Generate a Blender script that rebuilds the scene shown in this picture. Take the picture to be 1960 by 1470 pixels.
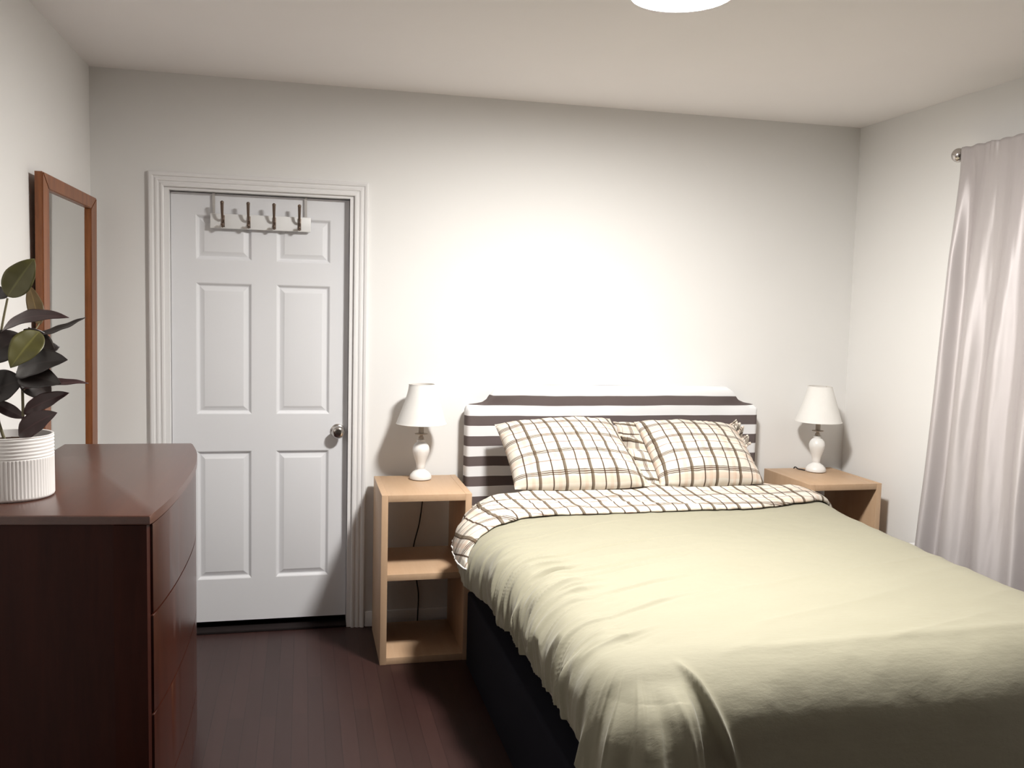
import bpy, bmesh, math, random
import numpy as np
from mathutils import Vector, Matrix
random.seed(4)
PI = math.pi
sc = bpy.context.scene
COL = sc.collection
for o in list(bpy.data.objects):
    bpy.data.objects.remove(o, do_unlink=True)

# ------------------------------------------------------------------ camera
YAW, PITCH, ROLL = .2314, -.0850, .0253
CAM = Vector((.9022, -4.2505, 1.5528))
fw = Vector((math.sin(YAW)*math.cos(PITCH), math.cos(YAW)*math.cos(PITCH), math.sin(PITCH)))
r0 = Vector((math.cos(YAW), -math.sin(YAW), 0)); u0 = r0.cross(fw)
cr = r0*math.cos(ROLL) + u0*math.sin(ROLL); cu = -r0*math.sin(ROLL) + u0*math.cos(ROLL)
cd = bpy.data.cameras.new('camera'); cam = bpy.data.objects.new('camera', cd); COL.objects.link(cam)
cam.matrix_world = Matrix(((cr.x, cu.x, -fw.x, CAM.x), (cr.y, cu.y, -fw.y, CAM.y), (cr.z, cu.z, -fw.z, CAM.z), (0, 0, 0, 1)))
cd.sensor_width = 36; cd.lens = 1707/1960*36; cd.clip_start = .02
sc.camera = cam

# ------------------------------------------------------------------ world, exposure
w = bpy.data.worlds.new('night'); sc.world = w; w.use_nodes = True
w.node_tree.nodes['Background'].inputs[0].default_value = (.6, .7, 1, 1)
w.node_tree.nodes['Background'].inputs[1].default_value = .02
vs = sc.view_settings
vs.view_transform = 'Standard'; vs.look = 'None'; vs.gamma = 1; vs.use_curve_mapping = False
vs.exposure = 1.05
LAMP_POWER = 236.0            # emission strength of the ceiling light's diffuser

# ------------------------------------------------------------------ materials
def srgb(r, g, b):
    f = lambda c: (c/255/12.92 if c/255 <= .04045 else ((c/255+.055)/1.055)**2.4)
    return (f(r), f(g), f(b), 1)
class NT:
    def __init__(s, name):
        s.m = bpy.data.materials.new(name); s.m.use_nodes = True
        s.t = s.m.node_tree; s.b = s.t.nodes['Principled BSDF']
    def n(s, kind, **k):
        x = s.t.nodes.new(kind)
        for a, v in k.items():
            if a.startswith('i_'):
                x.inputs[a[2:].replace('_', ' ')].default_value = v
            else: setattr(x, a, v)
        return x
    def l(s, a, b): s.t.links.new(a, b)
    def val(s, x, sock):
        if isinstance(x, (int, float)): sock.default_value = x
        else: s.l(x, sock)
    def math(s, op, a, b=0.0, c=None):
        x = s.t.nodes.new('ShaderNodeMath'); x.operation = op
        s.val(a, x.inputs[0]); s.val(b, x.inputs[1])
        if c is not None: s.val(c, x.inputs[2])
        return x.outputs[0]
    def mix(s, f, a, b):
        x = s.t.nodes.new('ShaderNodeMix'); x.data_type = 'RGBA'
        s.val(f, x.inputs[0])
        for v, i in ((a, 6), (b, 7)):
            if isinstance(v, tuple): x.inputs[i].default_value = v
            else: s.l(v, x.inputs[i])
        return x.outputs[2]
    def coord(s, which='Object'): return s.n('ShaderNodeTexCoord').outputs[which]
    def mapping(s, vec, scale=(1, 1, 1), rot=(0, 0, 0)):
        x = s.n('ShaderNodeMapping'); s.l(vec, x.inputs[0]); x.inputs['Scale'].default_value = scale; x.inputs['Rotation'].default_value = rot
        return x.outputs[0]
    def noise(s, vec, scale, detail=3, rough=.5):
        x = s.n('ShaderNodeTexNoise'); s.l(vec, x.inputs['Vector']); x.inputs['Scale'].default_value = scale
        x.inputs['Detail'].default_value = detail; x.inputs['Roughness'].default_value = rough
        return x.outputs['Fac']
    def bump(s, h, strength=.3, dist=.002):
        x = s.n('ShaderNodeBump'); s.l(h, x.inputs['Height']); x.inputs['Strength'].default_value = strength; x.inputs['Distance'].default_value = dist
        s.l(x.outputs[0], s.b.inputs['Normal'])
    def base(s, c):
        if isinstance(c, tuple): s.b.inputs['Base Color'].default_value = c
        else: s.l(c, s.b.inputs['Base Color'])
    def set(s, **k):
        for a, v in k.items(): s.b.inputs[a.replace('_', ' ')].default_value = v
        return s

def paint(name, col, rough=.5, spec=.3, bump=.08):
    t = NT(name); t.set(Roughness=rough); t.b.inputs['Specular IOR Level'].default_value = spec
    v = t.coord(); n = t.noise(v, 3, 2)
    c2 = tuple(x*.97 for x in col[:3])+(1,)
    t.base(t.mix(n, col, c2)); t.bump(t.noise(v, 180, 2), bump, .001)
    return t.m
def wood(name, c1, c2, axis='z', rough=.4, scale=6, coat=0, spec=.5):
    t = NT(name); t.set(Roughness=rough); t.b.inputs['Specular IOR Level'].default_value = spec
    t.b.inputs['Coat Weight'].default_value = coat; t.b.inputs['Coat Roughness'].default_value = .2
    sc_ = {'x': (.08, 1, 1), 'y': (1, .08, 1), 'z': (1, 1, .08)}[axis]
    v = t.mapping(t.coord(), sc_)
    a = t.noise(v, scale*4, 5, .65); b = t.noise(v, scale*22, 3, .6)
    f = t.math('MULTIPLY_ADD', a, .7, t.math('MULTIPLY', b, .3))
    r = t.n('ShaderNodeMapRange'); t.l(f, r.inputs[0]); r.inputs[1].default_value = .32; r.inputs[2].default_value = .68
    t.base(t.mix(r.outputs[0], c1, c2)); t.bump(b, .06, .001)
    return t.m

M = {}
M['wall'] = paint('wall_paint', (.80, .79, .775, 1), .75, .2)
M['ceiling'] = paint('ceiling_paint', (.90, .87, .86, 1), .85, .1)
M['fill_cut'] = paint('fill_cut_paint', (.22, .19, .17, 1), .8, .1)  # made-up dark colour for an unseen wall, cuts bounced light
M['trim'] = paint('trim_paint', (.80, .79, .79, 1), .38, .4, .03)
M['door'] = paint('door_paint', (.76, .765, .79, 1), .42, .4, .03)
M['white_board'] = paint('rack_white', (.80, .80, .80, 1), .35, .4, .02)
M['beech'] = wood('beech_laminate', srgb(192, 162, 133), srgb(182, 151, 121), 'z', .45, 5, 0, .35)
M['beech_top'] = wood('beech_laminate_top', srgb(192, 162, 133), srgb(182, 151, 121), 'y', .45, 5, 0, .35)
M['mahogany'] = wood('mahogany', srgb(70, 31, 18), srgb(46, 18, 10), 'z', .30, 3, .25, .45)
M['mahogany_shaded'] = wood('mahogany_shaded', srgb(62, 26, 17), srgb(42, 16, 10), 'z', .55, 3, 0, .18)  # same wood, darker and duller: shade on the sides put into the colour
M['mahogany_lit'] = wood('mahogany_lit', srgb(88, 52, 40), srgb(72, 40, 30), 'y', .3, 3, .3)  # same wood, lighter: light falling on the top put into the colour
M['oak'] = wood('oak_frame', srgb(148, 88, 44), srgb(104, 55, 24), 'z', .4, 7, .1)

def metal(name, col, rough):
    t = NT(name); t.base(col); t.set(Metallic=1.0, Roughness=rough); return t.m
M['chrome'] = metal('satin_nickel', (.55, .52, .50, 1), .18)
M['steel'] = metal('hook_metal', (.20, .15, .12, 1), .3)
M['strap'] = metal('strap_metal', (.7, .68, .66, 1), .4)
M['mirror'] = metal('mirror_glass', (.86, .88, .87, 1), .03)
def plain(name, col, rough=.5, spec=.5, **k):
    t = NT(name); t.set(Roughness=rough, **k); t.b.inputs['Specular IOR Level'].default_value = spec
    v = t.coord(); t.base(t.mix(t.noise(v, 20, 2), col, tuple(x*.94 for x in col[:3])+(1,)))
    return t.m
M['ceramic'] = plain('white_ceramic', (.80, .79, .77, 1), .3)
M['pot'] = plain('pot_ceramic', (.88, .85, .83, 1), .45)
M['shade'] = plain('lamp_shade_fabric', (.80, .78, .75, 1), .9, .1)
M['socket'] = plain('socket_plastic', (.48, .42, .36, 1), .5)
M['cord'] = plain('black_cord', (.012, .01, .012, 1), .5)
M['base'] = plain('black_base_fabric', (.012, .012, .018, 1), .9, .1)
M['soil'] = plain('soil', (.05, .03, .02, 1), .95, .1)
M['stem'] = plain('stem_green', srgb(120, 112, 84), .6)
M['dark'] = plain('dark_void', (.02, .015, .015, 1), .9, .1)
M['outlet'] = plain('white_metal', (.8, .8, .82, 1), .4)

def emis(name, col, s):
    t = NT(name); t.base((.8, .8, .8, 1)); t.b.inputs['Emission Color'].default_value = col; t.b.inputs['Emission Strength'].default_value = s
    return t.m
M['lens'] = emis('diffuser', (1, .975, .935, 1), LAMP_POWER)

def floor_mat():
    t = NT('dark_floor_boards'); v = t.mapping(t.coord(), (1, 1, 1), (0, 0, PI/2))
    b = t.n('ShaderNodeTexBrick'); t.l(v, b.inputs['Vector'])
    b.inputs['Scale'].default_value = 1; b.inputs['Brick Width'].default_value = .9; b.inputs['Row Height'].default_value = .058
    b.inputs['Mortar Size'].default_value = .0009; b.inputs['Mortar Smooth'].default_value = .2; b.offset = .37
    b.inputs['Color1'].default_value = srgb(58, 36, 33); b.inputs['Color2'].default_value = srgb(48, 29, 27); b.inputs['Mortar'].default_value = srgb(22, 10, 9)
    g = t.noise(t.mapping(t.coord(), (1, .06, 1)), 40, 4, .6)
    t.base(t.mix(t.math('MULTIPLY', g, .55), b.outputs['Color'], srgb(38, 17, 14)))
    t.set(Roughness=.42); t.b.inputs['Specular IOR Level'].default_value = .5
    t.bump(t.math('ADD', t.math('MULTIPLY', g, .25), t.math('MULTIPLY', b.outputs['Fac'], -1.0)), .25, .001)
    return t.m
M['floor'] = floor_mat()

def stripes_mat():
    t = NT('striped_cover'); sx = t.n('ShaderNodeSeparateXYZ'); geo = t.coord('Object'); t.l(geo, sx.inputs[0])
    n = t.noise(geo, 4, 2)
    z = t.math('ADD', sx.outputs[2], t.math('MULTIPLY', t.math('SUBTRACT', n, .5), .008))
    f = t.math('FRACT', t.math('DIVIDE', t.math('SUBTRACT', 1.086+.097*20, z), .097))
    m = t.n('ShaderNodeMapRange'); t.l(t.math('ABSOLUTE', t.math('SUBTRACT', f, .75)), m.inputs[0])
    m.inputs[1].default_value = .24; m.inputs[2].default_value = .255; m.inputs[3].default_value = 1; m.inputs[4].default_value = 0
    t.base(t.mix(m.outputs[0], (.76, .76, .77, 1), srgb(98, 88, 87)))
    t.set(Roughness=.85); t.b.inputs['Specular IOR Level'].default_value = .15
    t.bump(t.noise(t.mapping(geo, (1, 1, 3)), 250, 2), .25, .001)
    return t.m
M['stripes'] = stripes_mat()

def plaid_mat(name, sx=0.0, sy=0.0):
    t = NT(name); uv = t.coord('UV'); s = t.n('ShaderNodeSeparateXYZ'); t.l(uv, s.inputs[0])
    X, Y = s.outputs[0], s.outputs[1]
    def line(c, period, off, wid, soft=.0012):
        f = t.math('FRACT', t.math('ADD', t.math('DIVIDE', c, period), 10+off/period))
        d = t.math('MULTIPLY', t.math('ABSOLUTE', t.math('SUBTRACT', f, .5)), period)
        m = t.n('ShaderNodeMapRange'); t.l(d, m.inputs[0]); m.inputs[1].default_value = wid/2-soft; m.inputs[2].default_value = wid/2+soft
        m.inputs[3].default_value = 1; m.inputs[4].default_value = 0
        return m.outputs[0]
    c = (.64, .595, .525, 1)
    pink = srgb(206, 172, 148); brown = srgb(62, 42, 28); grey = srgb(84, 68, 48); red = srgb(112, 66, 50); dark = srgb(48, 30, 20)
    c = t.mix(t.math('MULTIPLY', line(X, .12, .030+sx, .016), .35), c, pink)
    c = t.mix(t.math('MULTIPLY', line(X, .12, -.030+sx, .016), .25), c, srgb(214, 208, 190))
    c = t.mix(t.math('MULTIPLY', line(Y, .096, .024+sy, .018), .35), c, pink)
    c = t.mix(t.math('MULTIPLY', line(Y, .048, .024+sy, .0030), .8), c, red)
    for o in (-.0065, 0, .0065):
        c = t.mix(t.math('MULTIPLY', line(Y, .096, sy+o, .0036), .88), c, brown)
    c = t.mix(t.math('MULTIPLY', line(X, .12, sx, .0135), .85), c, grey)
    c = t.mix(t.math('MULTIPLY', line(X, .12, sx+.0052, .0032), .9), c, dark)
    c = t.mix(t.math('MULTIPLY', line(X, .12, .06+sx, .0060), .95), c, brown)
    t.base(c); t.set(Roughness=.85); t.b.inputs['Specular IOR Level'].default_value = .12
    t.bump(t.noise(t.coord(), 400, 2), .12, .0006)
    return t.m
M['plaid'] = plaid_mat('plaid_cotton')
M['plaid2'] = plaid_mat('plaid_cotton_pillow', .02, .01)

def duvet_mat():
    t = NT('sage_cotton'); v = t.coord()
    t.base(t.mix(t.noise(v, 2.5, 3), srgb(152, 148, 129), srgb(147, 143, 124)))
    t.set(Roughness=.7); t.b.inputs['Specular IOR Level'].default_value = .2
    t.b.inputs['Sheen Weight'].default_value = .15
    n = t.noise(t.mapping(v, (1.2, 4, 2)), 22, 4, .6)
    t.bump(t.math('MULTIPLY_ADD', n, 1.0, t.math('MULTIPLY', t.noise(v, 500, 2), .1)), .35, .003)
    return t.m
M['duvet'] = duvet_mat()

def satin_mat():
    t = NT('silver_satin'); v = t.coord()
    t.base(t.mix(t.noise(t.mapping(v, (1, 1, .1)), 14, 3), srgb(184, 178, 177), srgb(172, 164, 165)))
    t.set(Roughness=.5); t.b.inputs['Specular IOR Level'].default_value = .8; t.b.inputs['Anisotropic'].default_value = .75
    tg = t.n('ShaderNodeTangent', direction_type='UV_MAP', uv_map='UVMap'); t.l(tg.outputs[0], t.b.inputs['Tangent'])
    t.b.inputs['Metallic'].default_value = .22
    t.bump(t.noise(t.mapping(v, (1, .6, 2.2)), 9, 3, .5), .25, .003)
    return t.m
M['satin'] = satin_mat()

def leaf_mat(name, top, under):
    t = NT(name); g = t.n('ShaderNodeNewGeometry'); v = t.coord('UV'); s = t.n('ShaderNodeSeparateXYZ'); t.l(v, s.inputs[0])
    d = t.math('ABSOLUTE', t.math('SUBTRACT', s.outputs[1], .5))
    m = t.n('ShaderNodeMapRange'); t.l(d, m.inputs[0]); m.inputs[1].default_value = .015; m.inputs[2].default_value = .05
    m.inputs[3].default_value = .45; m.inputs[4].default_value = 0
    c = t.mix(t.noise(t.coord(), 18, 3), top, tuple(x*.6 for x in top[:3])+(1,))
    c = t.mix(g.outputs['Backfacing'], c, under)
    c = t.mix(m.outputs[0], c, tuple(min(1, x*1.9) for x in top[:3])+(1,))
    t.base(c); t.set(Roughness=.42); return t.m
M['leaf_green'] = leaf_mat('leaf_olive', srgb(104, 100, 56), srgb(80, 62, 50))
M['leaf_dark'] = leaf_mat('leaf_dark', srgb(46, 37, 35), srgb(66, 42, 43))
M['leaf_purple'] = leaf_mat('leaf_burgundy', srgb(72, 48, 49), srgb(58, 38, 40))

# ------------------------------------------------------------------ helpers
def tag(o, label=None, cat=None, group=None, kind=None):
    if label: o['label'] = label
    if cat: o['category'] = cat
    if group: o['group'] = group
    if kind: o['kind'] = kind
    return o
def thing(name, loc, label, cat, group=None):
    o = bpy.data.objects.new(name, None); COL.objects.link(o); o.location = loc; o.empty_display_size = .1
    return tag(o, label, cat, group)
def origin(o):
    p = Vector((0, 0, 0))
    while o is not None:
        p = p + o.location; o = o.parent
    return p
def link(name, me, mat, parent=None, loc=None, smooth=None):
    """me is in world coordinates; its data is moved to the object's own origin"""
    base = origin(parent)
    loc = Vector(loc) if loc is not None else (base.copy() if parent else Vector((0, 0, 0)))
    me.transform(Matrix.Translation(-loc))
    o = bpy.data.objects.new(name, me); COL.objects.link(o)
    if parent: o.parent = parent
    o.location = loc-base
    for m in (mat if isinstance(mat, list) else [mat]): me.materials.append(m)
    if smooth is not None:
        me.polygons.foreach_set('use_smooth', [True]*len(me.polygons))
        if smooth < 180: me.set_sharp_from_angle(angle=math.radians(smooth))
    me.update()
    return o
def finish(bm, name, mat, parent=None, loc=None, smooth=None):
    bmesh.ops.recalc_face_normals(bm, faces=bm.faces)
    me = bpy.data.meshes.new(name); bm.to_mesh(me); bm.free()
    return link(name, me, mat, parent, loc, smooth)
def add_box(bm, x0, x1, y0, y1, z0, z1, bev=0.0, seg=2):
    r = bmesh.ops.create_cube(bm, size=1.0)
    for v in r['verts']:
        v.co = Vector((x0+(x1-x0)*(v.co.x+.5), y0+(y1-y0)*(v.co.y+.5), z0+(z1-z0)*(v.co.z+.5)))
    if bev > 0:
        es = list({e for v in r['verts'] for e in v.link_edges})
        bmesh.ops.bevel(bm, geom=es, offset=bev, segments=seg, affect='EDGES', profile=.5)
def box(name, b, mat, parent=None, bev=0.0, loc=None):
    bm = bmesh.new(); add_box(bm, *b, bev=bev)
    return finish(bm, name, mat, parent, loc, 35 if bev else None)
def add_lathe(bm, prof, c, seg=48, axis='z', cap=True):
    rings = []
    for r, h in prof:
        ring = []
        for i in range(seg):
            a = 2*PI*i/seg
            if axis == 'z': p = (c[0]+r*math.cos(a), c[1]+r*math.sin(a), c[2]+h)
            else: p = (c[0]+r*math.cos(a), c[1]-h, c[2]+r*math.sin(a))
            ring.append(bm.verts.new(p))
        rings.append(ring)
    for a, b in zip(rings, rings[1:]):
        for i in range(seg):
            bm.faces.new((a[i], a[(i+1) % seg], b[(i+1) % seg], b[i]))
    if cap:
        for ring, (r, h) in ((rings[0], prof[0]), (rings[-1], prof[-1])):
            if r > 1e-4: bm.faces.new(ring)
def lathe(name, prof, c, mat, parent=None, seg=48, axis='z', cap=True, smooth=40, loc=None):
    bm = bmesh.new(); add_lathe(bm, prof, c, seg, axis, cap)
    bmesh.ops.remove_doubles(bm, verts=bm.verts, dist=1e-5)
    return finish(bm, name, mat, parent, loc, smooth)
def add_tube(bm, pts, rad, seg=10):
    pts = [Vector(p) for p in pts]; n = len(pts)
    rad = rad if isinstance(rad, (list, tuple)) else [rad]*n
    rings = []; up = None
    for i, p in enumerate(pts):
        t = (pts[min(i+1, n-1)]-pts[max(i-1, 0)]).normalized()
        if up is None: up = Vector((0, 0, 1)) if abs(t.z) < .9 else Vector((1, 0, 0))
        a = t.cross(up).normalized(); b = t.cross(a).normalized(); up = -b if (-b).dot(up) > 0 else b
        a = t.cross(up).normalized(); b = a.cross(t)
        rings.append([bm.verts.new(p+rad[i]*(a*math.cos(2*PI*k/seg)+b*math.sin(2*PI*k/seg))) for k in range(seg)])
    for a, b in zip(rings, rings[1:]):
        for k in range(seg): bm.faces.new((a[k], a[(k+1) % seg], b[(k+1) % seg], b[k]))
    bm.faces.new(rings[0]); bm.faces.new(rings[-1])
def smooth_path(pts, n=24):
    pts = [Vector(p) for p in pts]; P = [pts[0]]+pts+[pts[-1]]; out = []
    seg = len(pts)-1
    for k in range(n+1):
        u = k/n*seg; i = min(int(u), seg-1); t = u-i
        a, b, c, d = P[i:i+4]
        out.append(.5*((2*b)+(c-a)*t+(2*a-5*b+4*c-d)*t*t+(3*b-a-3*c+d)*t**3))
    return out
def grid_mesh(name, P, uv=None, close_u=False):
    nu, nv = P.shape[:2]
    me = bpy.data.meshes.new(name)
    idx = np.arange(nu*nv).reshape(nu, nv)
    f = np.stack([idx[:-1, :-1], idx[1:, :-1], idx[1:, 1:], idx[:-1, 1:]], -1).reshape(-1, 4)
    me.from_pydata(P.reshape(-1, 3).tolist(), [], f.tolist())
    if uv is not None:
        L = me.uv_layers.new(name='UVMap'); q = uv.reshape(-1, 2)[f.reshape(-1)]
        L.data.foreach_set('uv', q.reshape(-1))
    return me
# numpy value noise -------------------------------------------------
_rng = np.random.RandomState(11); _T = _rng.rand(256, 256)
def vnoise(x, y):
    xi = np.floor(x).astype(int); yi = np.floor(y).astype(int); fx = x-xi; fy = y-yi
    fx = fx*fx*fx*(fx*(fx*6-15)+10); fy = fy*fy*fy*(fy*(fy*6-15)+10)
    g = lambda a, b: _T[a % 256, b % 256]
    return (g(xi, yi)*(1-fx)*(1-fy)+g(xi+1, yi)*fx*(1-fy)+g(xi, yi+1)*(1-fx)*fy+g(xi+1, yi+1)*fx*fy)*2-1
def fbm(x, y, o=3):
    s = 0; a = 1
    for k in range(o): s = s+a*vnoise(x*2**k+17*k, y*2**k+31*k); a *= .5
    return s
def ridge(x, y): return (1-(np.sqrt(vnoise(x, y)**2+.006)-.0775))**3
def sstep(a, b, x): t = np.clip((x-a)/(b-a), 0, 1); return t*t*(3-2*t)
def normals(P):
    du = np.gradient(P, axis=0); dv = np.gradient(P, axis=1); n = np.cross(du, dv)
    return n/np.maximum(np.linalg.norm(n, axis=-1, keepdims=True), 1e-9)

# ------------------------------------------------------------------ room shell
XR, ZC, YB = 3.753, 2.542, -6.3
IL, IR, IT = .300, 1.133, 2.050          # casing inner edge = opening
T = .12
def struct(name, b, mat): return tag(box(name, b, mat), kind='structure')
struct('floor', (-T, XR+T, YB-T, .9, -.1, 0), M['floor'])
struct('ceiling', (-T, XR+T, YB-T, .9, ZC, ZC+.1), M['ceiling'])
struct('wall_left', (-T, 0, YB-T, .9, 0, ZC), M['wall'])
struct('wall_right', (XR, XR+T, YB-T, .9, 0, ZC), M['wall'])
struct('wall_front', (0, XR, YB-T, YB, 0, ZC), M['fill_cut'])  # unseen wall behind the camera, set back and darkened to reduce fill light
bm = bmesh.new()
add_box(bm, 0, IL, 0, T, 0, ZC); add_box(bm, IR, XR, 0, T, 0, ZC); add_box(bm, IL, IR, 0, T, IT, ZC)
tag(finish(bm, 'wall_back', M['wall']), kind='structure')
struct('wall_hall', (0, XR, .9, .9+T, 0, ZC), M['dark'])  # unlit hall behind the door, its darkness put into the wall colour
# casing (mitred moulding)
prof = [(0, 0), (0, .012), (.004, .014), (.012, .014), (.016, .010), (.022, .010), (.026, .014), (.034, .015), (.038, .012), (.043, .012), (.047, .017), (.057, .019), (.062, .017), (.064, .012), (.064, 0)]
bm = bmesh.new(); rings = []
for (wd, dp) in prof:
    pts = [(IL-wd, 0), (IL-wd, IT+wd), (IR+wd, IT+wd), (IR+wd, 0)]
    rings.append([bm.verts.new((x, -dp, z)) for x, z in pts])
for a, b in zip(rings, rings[1:]):
    for i in range(3): bm.faces.new((a[i], a[i+1], b[i+1], b[i]))
tag(finish(bm, 'trim_1', M['trim'], smooth=25), kind='structure')
# jambs with stop
bm = bmesh.new(); JT = .020
add_box(bm, IL, IL+JT, -.001, T, 0, IT); add_box(bm, IR-JT, IR, -.001, T, 0, IT); add_box(bm, IL+JT, IR-JT, -.001, T, IT-.012, IT)
tag(finish(bm, 'trim_2', M['trim']), kind='structure')
bm = bmesh.new(); add_box(bm, IL+JT, IR-JT, .0, T, 0, .012, .003)
tag(finish(bm, 'trim_3', M['dark'], smooth=35), kind='structure')
def baseboard(name, b): return tag(box(name, b, M['trim'], None, .004), kind='structure')
baseboard('baseboard_back', (IR+.066, XR, -.014, 0, 0, .075))
baseboard('baseboard_left', (0, .014, YB, -.02, 0, .075))
baseboard('baseboard_back_left', (.015, IL-.066, -.014, 0, 0, .075))
baseboard('baseboard_right', (XR-.014, XR, YB, -.02, 0, .075))

# ------------------------------------------------------------------ door (six panels)
DX0, DX1, DZ0, DZ1, DY = .322, 1.111, .046, 2.034, .045
def panel_door():
    bm = bmesh.new()
    xs = [DX0, .428, .672, .782, 1.026, DX1]; zs = [DZ0, .248, .857, 1.030, 1.633, 1.738, 1.938, DZ1]
    for i in range(5):
        for j in range(7):
            x0, x1, z0, z1 = xs[i], xs[i+1], zs[j], zs[j+1]
            if i in (1, 3) and j in (1, 3, 5):
                loops = []
                for ins, dep in ((0, 0), (.004, .002), (.012, .0105), (.016, .0115), (.020, .0105), (.036, .0030), (.040, .0024)):
                    loops.append([bm.verts.new((x, DY+dep, z)) for x, z in ((x0+ins, z0+ins), (x1-ins, z0+ins), (x1-ins, z1-ins), (x0+ins, z1-ins))])
                for a, b in zip(loops, loops[1:]):
                    for k in range(4): bm.faces.new((a[k], a[(k+1) % 4], b[(k+1) % 4], b[k]))
                bm.faces.new(loops[-1])
            else:
                bm.faces.new([bm.verts.new((x, DY, z)) for x, z in ((x0, z0), (x1, z0), (x1, z1), (x0, z1))])
    # sides and back
    y1 = DY+.035
    for q in (((DX0, DY, DZ0), (DX1, DY, DZ0), (DX1, y1, DZ0), (DX0, y1, DZ0)), ((DX0, DY, DZ1), (DX1, DY, DZ1), (DX1, y1, DZ1), (DX0, y1, DZ1)),
              ((DX0, DY, DZ0), (DX0, y1, DZ0), (DX0, y1, DZ1), (DX0, DY, DZ1)), ((DX1, DY, DZ0), (DX1, y1, DZ0), (DX1, y1, DZ1), (DX1, DY, DZ1)),
              ((DX0, y1, DZ0), (DX1, y1, DZ0), (DX1, y1, DZ1), (DX0, y1, DZ1))):
        bm.faces.new([bm.verts.new(p) for p in q])
    bmesh.ops.remove_doubles(bm, verts=bm.verts, dist=1e-5)
    return finish(bm, 'door_1', M['door'], None, (DX0, DY, DZ0), 12)
door = tag(panel_door(), 'white six panel door with a round metal knob', kind='structure')
kx, kz = 1.066, .948
kn = lathe('door_knob', [(0, .066), (.012, .0665), (.020, .065), (.0275, .059), (.0300, .051), (.0275, .042), (.019, .033), (.0125, .025), (.0115, .012)], (kx, DY, kz), M['chrome'], door, 48, 'y', cap=False)
tag(kn, 'round satin metal door knob')
lathe('knob_rose', [(0.001, .012), (.016, .0118), (.029, .009), (.0335, .005), (.034, .0005)], (kx, DY, kz), M['chrome'], kn, 48, 'y')

# over-door hook rack
DR = .022
rack = thing('hook_rack', (.714, DR-.011, 1.878), 'white four-hook coat rack hanging over the top of the white door', 'coat rack')
box('board', (.493, .935, -.006, .0095, 1.878, 1.944), M['white_board'], rack, .003)
for x in (.507, .912):
    bm = bmesh.new()
    add_box(bm, x-.006, x+.006, .0098, .0112, 1.90, 2.0362); add_box(bm, x-.006, x+.006, .0098, DR+.037, 2.0350, 2.0364)
    add_box(bm, x-.006, x+.006, DR+.0358, DR+.037, 1.99, 2.0364)
    finish(bm, 'door_strap', M['strap'], rack)
for x in (.548, .660, .772, .884):
    bm = bmesh.new()
    add_box(bm, x-.0075, x+.0075, -.0095, -.006, 1.884, 1.937, .001)
    up = smooth_path([(x, -.009, 1.925), (x, -.022, 1.918), (x, -.040, 1.932), (x, -.050, 1.958), (x, -.054, 1.988)], 14)
    add_tube(bm, up, [.0044+.0032*(i/14)**1.5 for i in range(15)], 10)
    bmesh.ops.create_uvsphere(bm, u_segments=12, v_segments=8, radius=.0082, matrix=Matrix.Translation((x, -.054, 1.989)))
    dn = smooth_path([(x, -.009, 1.905), (x, -.020, 1.888), (x, -.032, 1.884), (x, -.036, 1.893)], 10)
    add_tube(bm, dn, .0046, 10)
    bmesh.ops.create_uvsphere(bm, u_segments=12, v_segments=8, radius=.0078, matrix=Matrix.Translation((x, -.036, 1.894)))
    h = finish(bm, 'coat_hook', M['steel'], rack, (x, -.009, 1.91), 60)

rack.location.y += DY-DR

# ------------------------------------------------------------------ ceiling light
LC = (2.02, -1.63, ZC)
cl = thing('ceiling_light', LC, 'bright round flush ceiling light glowing above the bed', 'ceiling light')
lathe('mounting_ring', [(.152, 0), (.158, -.003), (.159, -.026), (.156, -.028), (.152, -.026), (.150, -.008)], LC, M['outlet'], cl, 64, cap=False)
lathe('diffuser', [(.1495, -.010), (.142, -.017), (.122, -.022), (.090, -.0255), (.045, -.0275), (0.0005, -.028)], LC, M['lens'], cl, 64)

# ------------------------------------------------------------------ nightstands
def make_nightstand(x0, y0, label):
    x1, y1, H, th = x0+.390, y0+.440, .745, .028
    t = thing('nightstand', (x0, y0, 0), label, 'nightstand', 'open beech nightstands beside the bed')
    box('side_panel', (x0, x0+th, y0, y1, 0, H), M['beech'], t, .0012)
    box('side_panel', (x1-th, x1, y0, y1, 0, H), M['beech'], t, .0012)
    box('top_panel', (x0+th, x1-th, y0, y1, H-.030, H-.0006), M['beech_top'], t, .001)
    box('shelf', (x0+th, x1-th, y0+.002, y1-.004, .370, .398), M['beech_top'], t, .001)
    box('bottom_panel', (x0+th, x1-th, y0+.002, y1, .0, .030), M['beech_top'], t, .001)
    return t
def copy_tree(o, parent=None):
    c = o.copy(); COL.objects.link(c); c.parent = parent
    for ch in list(o.children): copy_tree(ch, c)
    return c
nsL = make_nightstand(1.232, -.492, 'tall open beech nightstand between the white door and the bed')
nsR = copy_tree(nsL); nsR.location = (3.270, -.478, 0)
nsR['label'] = 'beech nightstand in the far corner, half hidden behind the bed'

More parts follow.
